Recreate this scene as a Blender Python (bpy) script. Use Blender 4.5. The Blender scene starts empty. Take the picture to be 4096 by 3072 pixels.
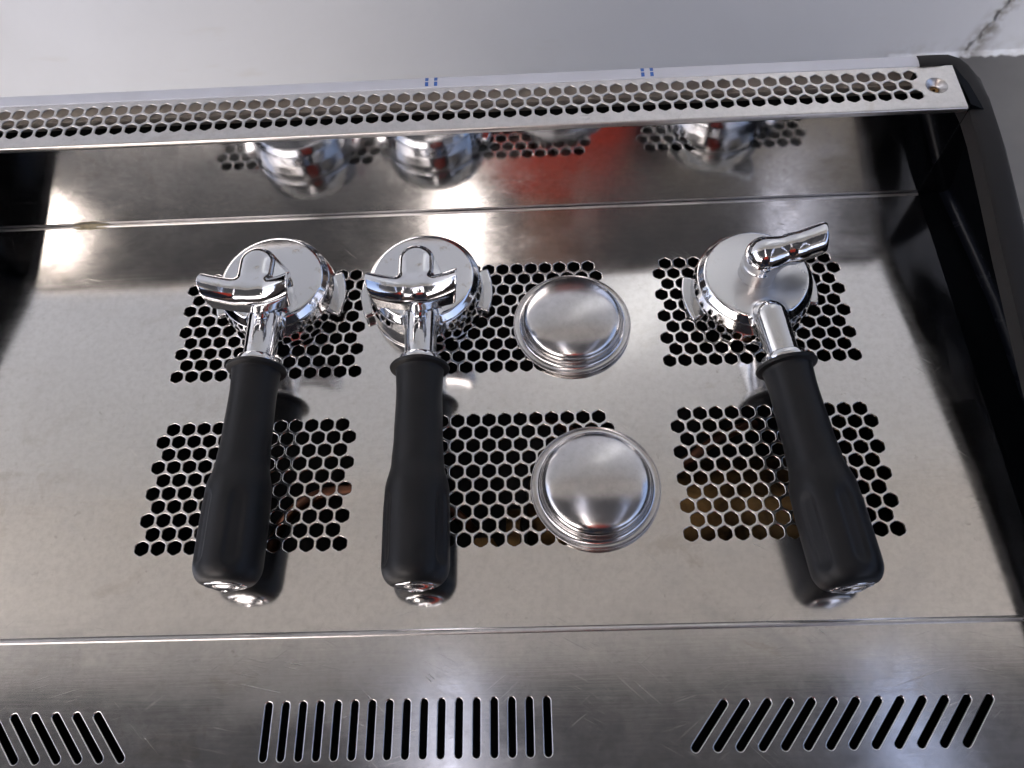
import bpy, bmesh, math, random
import numpy as np
from mathutils import Vector, Matrix
from mathutils.geometry import delaunay_2d_cdt
random.seed(7)
PI = math.pi
MM = 0.001
sc = bpy.context.scene
COL = sc.collection

# ------------------------------------------------------------------ camera, world, sun, exposure
cam_d = bpy.data.cameras.new('camera')
cam = bpy.data.objects.new('camera', cam_d)
COL.objects.link(cam)
CR = ((0.99898, -0.01502, -0.04263), (-0.03294, -0.88777, -0.4591), (-0.03095, 0.46004, -0.88736))
right, down, fwd = [Vector(v) for v in CR]
cm = Matrix.Identity(4)
for i, v in enumerate((right, -down, -fwd)):
    for j in range(3):
        cm[j][i] = v[j]
cm.translation = Vector((0.216208, -0.120016, 0.410451))
cam.matrix_world = cm
cam_d.sensor_width = 36.0
cam_d.lens = 3153.56 / 4096 * 36.0
cam_d.clip_start = 0.01
cam_d.clip_end = 500
cam_d.dof.use_dof = True
cam_d.dof.focus_distance = 0.43
cam_d.dof.aperture_fstop = 11
sc.camera = cam

SUN_EL, SUN_AZ = math.radians(48), math.radians(215)
world = bpy.data.worlds.new('World')
sc.world = world
world.use_nodes = True
wn = world.node_tree
bg = wn.nodes['Background']
sky = wn.nodes.new('ShaderNodeTexSky')
sky.sky_type = 'NISHITA'
sky.sun_disc = False
sky.sun_elevation = SUN_EL
sky.sun_rotation = SUN_AZ
sky.air_density = 0.6
sky.dust_density = 6.0
sky.ozone_density = 1.0
wn.links.new(sky.outputs[0], bg.inputs[0])
bg.inputs[1].default_value = 0.15

sun_d = bpy.data.lights.new('sun', 'SUN')
sun_d.energy = 2.0
sun_d.angle = math.radians(10)
sun_d.color = (1.0, 0.95, 0.88)
sun = bpy.data.objects.new('sun', sun_d)
sdir = Vector((math.sin(SUN_AZ) * math.cos(SUN_EL), math.cos(SUN_AZ) * math.cos(SUN_EL), math.sin(SUN_EL)))
sun.rotation_euler = sdir.to_track_quat('Z', 'Y').to_euler()
sun.location = sdir * 20
COL.objects.link(sun)

sc.view_settings.view_transform = 'Standard'
sc.view_settings.look = 'None'
sc.view_settings.exposure = 1.93
sc.view_settings.gamma = 1.0
sc.cycles.max_bounces = 14
sc.cycles.glossy_bounces = 8
sc.cycles.diffuse_bounces = 5
sc.cycles.sample_clamp_indirect = 6.0
sc.cycles.blur_glossy = 0.2
sc.cycles.use_denoising = True

# ------------------------------------------------------------------ materials
def new_mat(name):
    m = bpy.data.materials.new(name)
    m.use_nodes = True
    nt = m.node_tree
    return m, nt, nt.nodes['Principled BSDF']

def nd(nt, kind, **kw):
    n = nt.nodes.new(kind)
    for k, v in kw.items():
        if k.startswith('in_'):
            n.inputs[k[3:]].default_value = v
        else:
            setattr(n, k, v)
    return n

def objcoord(nt, scale=(1, 1, 1), rot=(0, 0, 0)):
    t = nd(nt, 'ShaderNodeTexCoord')
    mp = nd(nt, 'ShaderNodeMapping')
    mp.inputs['Scale'].default_value = scale
    mp.inputs['Rotation'].default_value = rot
    nt.links.new(t.outputs['Object'], mp.inputs['Vector'])
    return mp.outputs['Vector']

def noise(nt, vec, scale, detail=3, rough=0.55, dist=0.0):
    n = nd(nt, 'ShaderNodeTexNoise')
    n.inputs['Scale'].default_value = scale
    n.inputs['Detail'].default_value = detail
    n.inputs['Roughness'].default_value = rough
    n.inputs['Distortion'].default_value = dist
    nt.links.new(vec, n.inputs['Vector'])
    return n.outputs['Fac']

def ramp(nt, fac, stops):
    r = nd(nt, 'ShaderNodeValToRGB')
    els = r.color_ramp.elements
    els[0].position, els[0].color = stops[0][0], (*stops[0][1], 1)
    els[1].position, els[1].color = stops[-1][0], (*stops[-1][1], 1)
    for p, c in stops[1:-1]:
        e = els.new(p)
        e.color = (*c, 1)
    nt.links.new(fac, r.inputs[0])
    return r.outputs[0]

def mrange(nt, fac, a, b, c, d):
    m = nd(nt, 'ShaderNodeMapRange')
    for i, v in zip((1, 2, 3, 4), (a, b, c, d)):
        m.inputs[i].default_value = v
    nt.links.new(fac, m.inputs[0])
    return m.outputs[0]

def math2(nt, op, a, b):
    m = nd(nt, 'ShaderNodeMath')
    m.operation = op
    for i, v in enumerate((a, b)):
        if isinstance(v, (int, float)):
            m.inputs[i].default_value = v
        else:
            nt.links.new(v, m.inputs[i])
    return m.outputs[0]

def mixc(nt, fac, a, b):
    m = nd(nt, 'ShaderNodeMix')
    m.data_type = 'RGBA'
    for idx, v in ((0, fac), (6, a), (7, b)):
        if isinstance(v, (int, float)):
            m.inputs[idx].default_value = v
        elif isinstance(v, tuple):
            m.inputs[idx].default_value = (*v, 1)
        else:
            nt.links.new(v, m.inputs[idx])
    return m.outputs[2]

def scratches(nt, angles, scale, thin, lo=0.67, mask_scale=14):
    """thin broken lines in several directions: stretched noise cut to its peaks"""
    tot = None
    for k, a in enumerate(angles):
        v0 = objcoord(nt, (1, 1, 1), (0, 0, a))
        m2 = nd(nt, 'ShaderNodeMapping')
        m2.inputs['Scale'].default_value = (thin, 1, 1)
        nt.links.new(v0, m2.inputs['Vector'])
        v = m2.outputs['Vector']
        n = noise(nt, v, scale, 1, 0.4)
        pk = mrange(nt, n, lo, lo + 0.05, 0, 1)
        mk = noise(nt, objcoord(nt, (1, 1, 1), (0, 0, a + k * 1.7 + 0.3)), mask_scale + 5 * k, 2)
        pk = math2(nt, 'MULTIPLY', pk, mrange(nt, mk, 0.56, 0.68, 0, 1))
        tot = pk if tot is None else math2(nt, 'MAXIMUM', tot, pk)
    return tot

def steel_mat(name, base=(0.60, 0.575, 0.55), dark=(0.50, 0.475, 0.45), r0=0.10, r1=0.20, bump=0.12, grain=(2, 60, 60), smudge=5.0, warp=0.0, scr=True, haze=0.06, wave=0.0003):
    m, nt, p = new_mat(name)
    v = objcoord(nt)
    big = noise(nt, v, smudge, 5, 0.6, 0.4)
    mid = noise(nt, v, 45, 4, 0.65, 0.6)
    fine = noise(nt, objcoord(nt, grain), 12, 3, 0.6)
    spots = noise(nt, v, 210, 3, 0.6)
    c = mixc(nt, mrange(nt, big, 0.35, 0.7, 0, 1), base, dark)
    sp = math2(nt, 'MULTIPLY', mrange(nt, spots, 0.63, 0.69, 0, 0.42), mrange(nt, mid, 0.5, 0.65, 0, 1))
    c = mixc(nt, sp, c, (0.30, 0.27, 0.24))
    mot = noise(nt, v, 260, 5, 0.75)
    c = mixc(nt, mrange(nt, mot, 0.42, 0.72, 0, 0.5), c, tuple(q * 0.74 for q in dark))
    stn = math2(nt, 'MULTIPLY', mrange(nt, noise(nt, objcoord(nt, (1, 1.3, 1), (0.1, 0.2, 0.5)), 27, 5, 0.7, 0.8), 0.56, 0.64, 0, 0.30), mrange(nt, big, 0.42, 0.6, 0, 1))
    c = mixc(nt, stn, c, (0.42, 0.37, 0.31))
    r = mrange(nt, big, 0.3, 0.7, r0, r1)
    r = math2(nt, 'ADD', r, mrange(nt, mid, 0.4, 0.75, 0, 0.05))
    r = math2(nt, 'ADD', r, mrange(nt, fine, 0.3, 0.8, -0.01, 0.03))
    cloud = noise(nt, objcoord(nt, (1, 1, 1), (0.3, 0.2, 0.9)), 13, 6, 0.62, 1.2)
    cl = mrange(nt, cloud, 0.50, 0.66, 0, 1)
    r = math2(nt, 'ADD', r, math2(nt, 'MULTIPLY', cl, haze))
    c = mixc(nt, math2(nt, 'MULTIPLY', cl, 0.22), c, tuple(min(1, q * 0.82) for q in base))
    h = math2(nt, 'MULTIPLY', fine, 0.5)
    if scr:
        s = scratches(nt, (0.22, -0.28, 0.75, 0.5, 2.5), 1000, 0.045)
        r = math2(nt, 'ADD', r, math2(nt, 'MULTIPLY', s, 0.09))
        c = mixc(nt, math2(nt, 'MULTIPLY', s, 0.12), c, (0.80, 0.78, 0.74))
        h = math2(nt, 'ADD', h, math2(nt, 'MULTIPLY', s, 0.4))
    if warp:
        w = noise(nt, v, 6, 1, 0.4)
        h = math2(nt, 'ADD', h, math2(nt, 'MULTIPLY', w, warp))
    b = nd(nt, 'ShaderNodeBump')
    b.inputs['Strength'].default_value = bump
    b.inputs['Distance'].default_value = 0.0002
    nt.links.new(h, b.inputs['Height'])
    wv = nd(nt, 'ShaderNodeBump')
    wv.inputs['Strength'].default_value = 1.0
    wv.inputs['Distance'].default_value = wave
    nt.links.new(noise(nt, objcoord(nt, (1, 1.4, 1)), 9, 1, 0.4), wv.inputs['Height'])
    nt.links.new(wv.outputs[0], b.inputs['Normal'])
    nt.links.new(b.outputs[0], p.inputs['Normal'])
    nt.links.new(c, p.inputs['Base Color'])
    nt.links.new(r, p.inputs['Roughness'])
    p.inputs['Metallic'].default_value = 1.0
    return m

def chrome_mat(name, base=(0.66, 0.67, 0.69), r0=0.03, r1=0.11, pit=0.1, stain=0.4):
    m, nt, p = new_mat(name)
    v = objcoord(nt)
    n1 = noise(nt, v, 40, 4, 0.6, 0.5)
    n2 = noise(nt, v, 900, 2, 0.5)
    n3 = noise(nt, v, 130, 4, 0.6)
    st = mrange(nt, n3, 0.62, 0.70, 0, stain)
    c = mixc(nt, st, base, (0.36, 0.29, 0.20))
    nt.links.new(c, p.inputs['Base Color'])
    r = math2(nt, 'ADD', mrange(nt, n1, 0.35, 0.7, r0, r1), math2(nt, 'MULTIPLY', st, 0.5))
    nt.links.new(r, p.inputs['Roughness'])
    b = nd(nt, 'ShaderNodeBump')
    b.inputs['Strength'].default_value = pit
    b.inputs['Distance'].default_value = 0.0003
    nt.links.new(math2(nt, 'ADD', n2, math2(nt, 'MULTIPLY', n1, 1.5)), b.inputs['Height'])
    nt.links.new(b.outputs[0], p.inputs['Normal'])
    p.inputs['Metallic'].default_value = 1.0
    return m

def plain_mat(name, col, col2=None, rough=0.5, metal=0.0, nscale=30, bump=0.05, bdist=0.0003, spec=0.5, rvar=0.08, coat=0.0):
    m, nt, p = new_mat(name)
    v = objcoord(nt)
    n = noise(nt, v, nscale, 5, 0.6, 0.3)
    col2 = col2 or tuple(c * 0.8 for c in col)
    nt.links.new(mixc(nt, mrange(nt, n, 0.35, 0.68, 0, 1), col, col2), p.inputs['Base Color'])
    nt.links.new(mrange(nt, n, 0.3, 0.7, rough - rvar, rough + rvar), p.inputs['Roughness'])
    n2 = noise(nt, v, nscale * 18, 2, 0.5)
    b = nd(nt, 'ShaderNodeBump')
    b.inputs['Strength'].default_value = bump
    b.inputs['Distance'].default_value = bdist
    nt.links.new(n2, b.inputs['Height'])
    nt.links.new(b.outputs[0], p.inputs['Normal'])
    p.inputs['Metallic'].default_value = metal
    p.inputs['Specular IOR Level'].default_value = spec
    p.inputs['Coat Weight'].default_value = coat
    return m

M_TRAY = steel_mat('tray_steel', (0.79, 0.775, 0.755), (0.71, 0.695, 0.675), 0.075, 0.14, bump=0.06, wave=0.0005)
M_BACK = steel_mat('backsplash_steel', (0.62, 0.625, 0.635), (0.55, 0.555, 0.565), 0.03, 0.07, bump=0.04, wave=0.0008)
M_FRONT = steel_mat('front_steel', (0.72, 0.71, 0.70), (0.64, 0.635, 0.63), 0.10, 0.15, bump=0.06, grain=(3, 70, 70))
M_STRIP = steel_mat('strip_steel', (0.66, 0.64, 0.63), (0.58, 0.565, 0.555), 0.26, 0.33, scr=False)
M_CHROME = chrome_mat('chrome')
def satin_disc():
    m = chrome_mat('worn_chrome', (0.66, 0.665, 0.675), 0.04, 0.10, 0.12, 0.10)
    nt = m.node_tree
    p = nt.nodes['Principled BSDF']
    old = p.inputs['Roughness'].links[0].from_socket
    v = objcoord(nt)
    sp = nd(nt, 'ShaderNodeSeparateXYZ')
    nt.links.new(v, sp.inputs[0])
    a = math2(nt, 'MULTIPLY', mrange(nt, sp.outputs[2], 0.0246, 0.0251, 0, 1), mrange(nt, sp.outputs[2], 0.0258, 0.0268, 1, 0))
    rr = math2(nt, 'ADD', old, math2(nt, 'MULTIPLY', a, mrange(nt, noise(nt, v, 60, 4, 0.6), 0.3, 0.7, 0.22, 0.34)))
    nt.links.new(rr, p.inputs['Roughness'])
    return m
M_SATIN = satin_disc()
M_SATIN_OLD = chrome_mat('worn_chrome', (0.64, 0.64, 0.645), 0.07, 0.15, 0.15, 0.15)
M_BASKET = steel_mat('basket_steel', (0.64, 0.63, 0.635), (0.55, 0.54, 0.54), 0.15, 0.22, bump=0.05, grain=(20, 20, 20), smudge=30, scr=False)
def rubber():
    m = plain_mat('black_grip', (0.006, 0.0065, 0.0075), (0.010, 0.010, 0.011), 0.48, nscale=60, bump=0.12, spec=0.25)
    nt = m.node_tree
    p = nt.nodes['Principled BSDF']
    src = p.inputs['Base Color'].links[0].from_socket
    v = objcoord(nt)
    k = math2(nt, 'MULTIPLY', mrange(nt, noise(nt, v, 650, 2, 0.5), 0.73, 0.77, 0, 0.5), mrange(nt, noise(nt, v, 50, 2), 0.48, 0.6, 0, 1))
    nt.links.new(mixc(nt, k, src, (0.12, 0.10, 0.08)), p.inputs['Base Color'])
    return m
M_RUBBER = rubber()
M_RUBBER_PLAIN = plain_mat('black_grip', (0.006, 0.0065, 0.0075), (0.009, 0.009, 0.010), 0.48, nscale=60, bump=0.12, spec=0.25)
M_TRIM = plain_mat('trim_plastic', (0.010, 0.0095, 0.010), (0.014, 0.0135, 0.0135), 0.6, nscale=40, bump=0.10, spec=0.2)
M_GLOSS = plain_mat('gloss_black', (0.0015, 0.002, 0.003), (0.003, 0.0035, 0.004), 0.12, nscale=30, bump=0.02, spec=0.03, rvar=0.04)
def black_gloss():
    m, nt, p = new_mat('gloss_black')
    nt.nodes.remove(p)
    df = nd(nt, 'ShaderNodeBsdfDiffuse')
    df.inputs['Color'].default_value = (0.0022, 0.0026, 0.0034, 1)
    gl = nd(nt, 'ShaderNodeBsdfGlossy')
    v = objcoord(nt)
    n = noise(nt, v, 30, 5, 0.6, 0.3)
    nt.links.new(mixc(nt, mrange(nt, n, 0.3, 0.7, 0, 1), (0.008, 0.009, 0.011), (0.014, 0.015, 0.017)), gl.inputs['Color'])
    nt.links.new(mrange(nt, n, 0.3, 0.7, 0.07, 0.16), gl.inputs['Roughness'])
    ad = nd(nt, 'ShaderNodeAddShader')
    nt.links.new(df.outputs[0], ad.inputs[0])
    nt.links.new(gl.outputs[0], ad.inputs[1])
    nt.links.new(ad.outputs[0], nt.nodes['Material Output'].inputs[0])
    return m
M_GLOSS = black_gloss()
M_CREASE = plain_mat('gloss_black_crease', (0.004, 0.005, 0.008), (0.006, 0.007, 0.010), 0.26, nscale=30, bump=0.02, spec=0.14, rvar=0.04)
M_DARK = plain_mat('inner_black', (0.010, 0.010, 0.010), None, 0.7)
M_PLATE = plain_mat('inner_plate', (0.50, 0.46, 0.41), (0.34, 0.30, 0.26), 0.45, 0.2, nscale=40)
M_FILM = plain_mat('film_strip', (0.50, 0.52, 0.58), (0.44, 0.455, 0.50), 0.35, nscale=18, spec=0.5)
M_BLUE = plain_mat('blue_print', (0.02, 0.10, 0.36), (0.015, 0.07, 0.28), 0.4, nscale=400)
M_BRASS = plain_mat('brass', (0.30, 0.17, 0.062), (0.035, 0.02, 0.01), 0.38, 0.9, nscale=38, bump=0.3)
M_COPPER = plain_mat('copper', (0.26, 0.12, 0.075), (0.14, 0.065, 0.04), 0.32, 0.95, nscale=60, bump=0.2)
M_RESIDUE = plain_mat('dried_residue', (0.36, 0.31, 0.20), (0.22, 0.19, 0.12), 0.7, nscale=300)
M_ETCH = plain_mat('engraving', (0.16, 0.15, 0.15), None, 0.5, 0.8, nscale=200)
M_GREY = plain_mat('grey_counter', (0.135, 0.135, 0.133), (0.12, 0.12, 0.12), 0.6, nscale=10, bump=0.1)
M_CONC = plain_mat('concrete', (0.42, 0.41, 0.39), (0.34, 0.33, 0.315), 0.85, nscale=3, bump=0.4, bdist=0.003)
M_CEIL = plain_mat('ceiling_board', (0.80, 0.78, 0.75), (0.77, 0.75, 0.72), 0.8, nscale=4)
M_ROOF = plain_mat('roof_sheet', (0.095, 0.10, 0.115), (0.075, 0.08, 0.09), 0.7, nscale=3)
M_ROOF2 = plain_mat('pale_roof_sheet', (0.30, 0.28, 0.25), (0.24, 0.225, 0.20), 0.7, nscale=3)
M_ROOF3 = plain_mat('grey_roof_sheet', (0.22, 0.23, 0.25), (0.17, 0.18, 0.20), 0.7, nscale=3)
M_SHOP = plain_mat('shop_wall', (0.10, 0.075, 0.06), (0.06, 0.045, 0.04), 0.8, nscale=2)
M_RED = plain_mat('red_cloth', (0.74, 0.062, 0.025), (0.66, 0.05, 0.02), 0.85, nscale=60)
M_JACKET = plain_mat('dark_cloth', (0.018, 0.018, 0.026), None, 0.85, nscale=60)
M_JEANS = plain_mat('denim', (0.03, 0.045, 0.09), None, 0.85, nscale=60)
M_SKIN = plain_mat('skin', (0.45, 0.26, 0.18), (0.40, 0.22, 0.15), 0.5, nscale=30)
M_HAIR = plain_mat('hair', (0.015, 0.011, 0.009), None, 0.5, nscale=90)
M_SOLE = plain_mat('shoe', (0.03, 0.03, 0.03), None, 0.6, nscale=60)

def wall_mat():
    m, nt, p = new_mat('white_painted_wall')
    v = objcoord(nt)
    n = noise(nt, v, 2.2, 5, 0.6, 0.5)
    c = mixc(nt, mrange(nt, n, 0.4, 0.7, 0, 1), (0.69, 0.73, 0.785), (0.64, 0.675, 0.72))
    n3 = noise(nt, objcoord(nt, (2, 2, 9)), 3.0, 4, 0.6)
    c = mixc(nt, mrange(nt, n3, 0.62, 0.74, 0, 0.35), c, (0.55, 0.54, 0.51))
    sx_ = nd(nt, 'ShaderNodeSeparateXYZ')
    nt.links.new(v, sx_.inputs[0])
    # grime that has settled along the crack (metres: x = 0.868 + 0.17 (z + 0.4))
    cl = math2(nt, 'ADD', math2(nt, 'MULTIPLY', math2(nt, 'ADD', sx_.outputs[2], 0.40), 0.22), 0.867)
    dx = math2(nt, 'ABSOLUTE', math2(nt, 'SUBTRACT', sx_.outputs[0], cl), 0)
    gr = math2(nt, 'MULTIPLY', mrange(nt, dx, 0.003, 0.024, 1, 0), mrange(nt, noise(nt, v, 45, 5, 0.7), 0.42, 0.58, 0, 0.85))
    gr = math2(nt, 'MULTIPLY', gr, mrange(nt, sx_.outputs[2], -0.20, 0.0, 1, 0))
    c = mixc(nt, gr, c, (0.17, 0.155, 0.13))
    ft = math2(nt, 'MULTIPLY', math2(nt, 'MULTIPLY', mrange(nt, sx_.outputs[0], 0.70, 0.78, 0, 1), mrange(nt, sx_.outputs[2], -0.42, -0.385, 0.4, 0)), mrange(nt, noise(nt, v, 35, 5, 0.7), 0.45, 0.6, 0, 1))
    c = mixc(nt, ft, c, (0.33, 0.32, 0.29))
    nt.links.new(c, p.inputs['Base Color'])
    p.inputs['Roughness'].default_value = 0.6
    b = nd(nt, 'ShaderNodeBump')
    b.inputs['Strength'].default_value = 0.5
    b.inputs['Distance'].default_value = 0.002
    nt.links.new(noise(nt, v, 30, 5, 0.6), b.inputs['Height'])
    nt.links.new(b.outputs[0], p.inputs['Normal'])
    return m
M_WALL = wall_mat()

# ------------------------------------------------------------------ mesh helpers (millimetres in, metres out)
def link_mesh(name, me, mat, parent=None, smooth=None):
    o = bpy.data.objects.new(name, me)
    COL.objects.link(o)
    if not me.materials:
        me.materials.append(mat)
    if parent:
        o.parent = parent
        if parent.get('world_children'):
            o.location = -parent.location
    if smooth is not None:
        for pl in me.polygons:
            pl.use_smooth = True
        if smooth < 3.1:
            me.set_sharp_from_angle(angle=smooth)
    return o

def from_data(name, verts, faces, mat, parent=None, smooth=None):
    me = bpy.data.meshes.new(name)
    me.from_pydata([(v[0] * MM, v[1] * MM, v[2] * MM) for v in verts], [], faces)
    me.update()
    return link_mesh(name, me, mat, parent, smooth)

def from_bm(name, bm, mat, parent=None, smooth=None):
    bmesh.ops.recalc_face_normals(bm, faces=bm.faces)
    me = bpy.data.meshes.new(name)
    bm.to_mesh(me)
    bm.free()
    me.transform(Matrix.Scale(MM, 4))
    return link_mesh(name, me, mat, parent, smooth)

def thing(name, label, cat, loc=(0, 0, 0), rz=0, group=None, world_children=False):
    o = bpy.data.objects.new(name, None)
    o.empty_display_size = 0.05
    COL.objects.link(o)
    o.location = [c * MM for c in loc]
    o.rotation_euler = (0, 0, rz)
    o['label'] = label
    o['category'] = cat
    if group:
        o['group'] = group
    if world_children:
        o['world_children'] = 1
    return o

def tag(o, label=None, cat=None, group=None, kind=None):
    for k, v in (('label', label), ('category', cat), ('group', group), ('kind', kind)):
        if v:
            o[k] = v
    return o

def box_bm(bm, x0, x1, y0, y1, z0, z1, bevel=0.0, seg=2):
    r = bmesh.ops.create_cube(bm, size=1)
    bmesh.ops.scale(bm, vec=(x1 - x0, y1 - y0, z1 - z0), verts=r['verts'])
    bmesh.ops.translate(bm, vec=((x0 + x1) / 2, (y0 + y1) / 2, (z0 + z1) / 2), verts=r['verts'])
    if bevel:
        es = list({e for v in r['verts'] for e in v.link_edges})
        bmesh.ops.bevel(bm, geom=es, offset=bevel, segments=seg, affect='EDGES', profile=0.5)

def box(name, a, mat, parent=None, bevel=0.0):
    bm = bmesh.new()
    box_bm(bm, *a, bevel=bevel)
    return from_bm(name, bm, mat, parent, 0.6 if bevel else None)

def lathe(prof, seg=96, axis='Z', closed=False):
    """profile (r, h) -> verts, faces around Z"""
    V, F = [], []
    idx = []
    for r, h in prof:
        if r < 1e-6:
            idx.append([len(V)])
            V.append((0, 0, h))
        else:
            idx.append(list(range(len(V), len(V) + seg)))
            for k in range(seg):
                a = 2 * PI * k / seg
                V.append((r * math.cos(a), r * math.sin(a), h))
    for a, b in zip(idx[:-1], idx[1:]):
        for k in range(seg):
            k2 = (k + 1) % seg
            if len(a) == 1 and len(b) == 1:
                continue
            if len(a) == 1:
                F.append((a[0], b[k2], b[k]))
            elif len(b) == 1:
                F.append((a[k], a[k2], b[0]))
            else:
                F.append((a[k], a[k2], b[k2], b[k]))
    return V, F

def lathe_obj(name, prof, mat, parent=None, loc=(0, 0, 0), mtx=None, seg=96, smooth=0.7):
    V, F = lathe(prof, seg)
    M = mtx or Matrix.Identity(3)
    V = [tuple(M @ Vector(v) + Vector(loc)) for v in V]
    bm = bmesh.new()
    bv = [bm.verts.new(v) for v in V]
    for f in F:
        bm.faces.new([bv[i] for i in f])
    return from_bm(name, bm, mat, parent, smooth)

def arc(cx, cy, r, a0, a1, n):
    return [(cx + r * math.cos(math.radians(a0 + (a1 - a0) * k / n)), cy + r * math.sin(math.radians(a0 + (a1 - a0) * k / n))) for k in range(n + 1)]

def extrude_x(name, prof, x0, x1, mat, parent=None, smooth=0.6, closed=False):
    """(y, z) profile swept along X"""
    V = [(x0, y, z) for y, z in prof] + [(x1, y, z) for y, z in prof]
    n = len(prof)
    F = [(i, i + 1, n + i + 1, n + i) for i in range(n - 1)]
    if closed:
        F.append((n - 1, 0, n, 2 * n - 1))
        F.append(tuple(range(n)))
        F.append(tuple(range(2 * n - 1, n - 1, -1)))
    return from_data(name, V, F, mat, parent, smooth)

# flat sheet with real punched holes: rounded rim, thickness, Delaunay fill between
def hexhole(cx, cy, R, cut=0.16):
    pts = []
    for k in range(6):
        a = math.radians(90 + 60 * k)
        p0 = Vector((math.cos(a - PI / 3), math.sin(a - PI / 3))) * R
        p1 = Vector((math.cos(a), math.sin(a))) * R
        p2 = Vector((math.cos(a + PI / 3), math.sin(a + PI / 3))) * R
        pts.append(p1.lerp(p0, cut))
        pts.append(p1.lerp(p2, cut))
    return [(cx + p.x, cy + p.y) for p in pts]

def slothole(cx, cy, L, w, ang, n=6):
    d = Vector((math.sin(ang), math.cos(ang)))      # direction of the slot
    q = Vector((d.y, -d.x))
    h = L / 2 - w / 2
    pts = []
    for s, base in ((1, 0), (-1, PI)):
        for k in range(n + 1):
            a = base + PI * k / n
            pts.append((cx + s * h * d.x + w / 2 * (math.cos(a) * q.x + math.sin(a) * d.x),
                        cy + s * h * d.y + w / 2 * (math.cos(a) * q.y + math.sin(a) * d.y)))
    return pts

def roundhole(cx, cy, R, n=32):
    return [(cx + R * math.cos(2 * PI * k / n), cy + R * math.sin(2 * PI * k / n)) for k in range(n)]

def offset_loop(pts, d):
    c = Vector((sum(p[0] for p in pts) / len(pts), sum(p[1] for p in pts) / len(pts)))
    n = len(pts)
    out = []
    for i in range(n):
        a, b, e = Vector(pts[i - 1]), Vector(pts[i]), Vector(pts[(i + 1) % n])
        t = (e - a).normalized()
        nn = Vector((t.y, -t.x))
        if nn.dot(b - c) < 0:
            nn = -nn
        out.append((b.x + nn.x * d, b.y + nn.y * d))
    return out

def sheet(name, outline, holes, z, thick, rim, mat, parent, extra=()):
    """rim: width of the pressed rounded edge round each hole"""
    verts, edges, hole_ids = [], [], []
    def loop(pts):
        s = len(verts)
        verts.extend(Vector(p) for p in pts)
        edges.extend((s + i, s + (i + 1) % len(pts)) for i in range(len(pts)))
        return s
    loop(outline)
    rims = []
    for h in holes:
        o = offset_loop(h, rim)
        rims.append(o)
        loop(o)
    for e in extra:
        verts.append(Vector(e))
    vo, eo, fo, *_ = delaunay_2d_cdt(verts, edges, [], 1, 1e-5)
    cen = np.array([[sum(vo[i].x for i in f) / 3, sum(vo[i].y for i in f) / 3] for f in fo])
    keep = np.ones(len(fo), bool)
    for o in rims:
        P = np.array(o)
        c = P.mean(0)
        rad = np.abs(P - c).max() * 1.45
        near = np.where(np.hypot(cen[:, 0] - c[0], cen[:, 1] - c[1]) < rad)[0]
        for ti in near:
            x, y = cen[ti]
            ins = False
            for i in range(len(P)):
                x0, y0 = P[i - 1]
                x1, y1 = P[i]
                if (y0 > y) != (y1 > y) and x < (x1 - x0) * (y - y0) / (y1 - y0) + x0:
                    ins = not ins
            if ins:
                keep[ti] = False
    V = [(v.x, v.y, z) for v in vo]
    F = []
    for k, f in enumerate(fo):
        if keep[k]:
            a, b, c = [vo[i] for i in f]
            if (b - a).cross(c - a) < 0:
                f = f[::-1]
            F.append(tuple(f))
    nflat = len(F)
    for h, o in zip(holes, rims):
        n = len(h)
        mid = [((a[0] * 0.35 + b[0] * 0.65), (a[1] * 0.35 + b[1] * 0.65)) for a, b in zip(h, o)]
        mid2 = [((a[0] * 0.85 + b[0] * 0.15), (a[1] * 0.85 + b[1] * 0.15)) for a, b in zip(h, o)]
        s = len(V)
        V += [(x, y, z) for x, y in o] + [(x, y, z - rim * 0.12) for x, y in mid] + [(x, y, z - rim * 0.55) for x, y in mid2] + \
             [(x, y, z - rim * 1.1) for x, y in h] + [(x, y, z - thick) for x, y in h]
        area = sum(h[i - 1][0] * h[i][1] - h[i][0] * h[i - 1][1] for i in range(n))
        for lv in range(4):
            for i in range(n):
                j = (i + 1) % n
                q = (s + lv * n + i, s + lv * n + j, s + (lv + 1) * n + j, s + (lv + 1) * n + i)
                F.append(q if area < 0 else q[::-1])
    o = from_data(name, V, F, mat, parent)
    me = o.data
    for i, pl in enumerate(me.polygons):
        pl.use_smooth = i >= nflat
    return o

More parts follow.
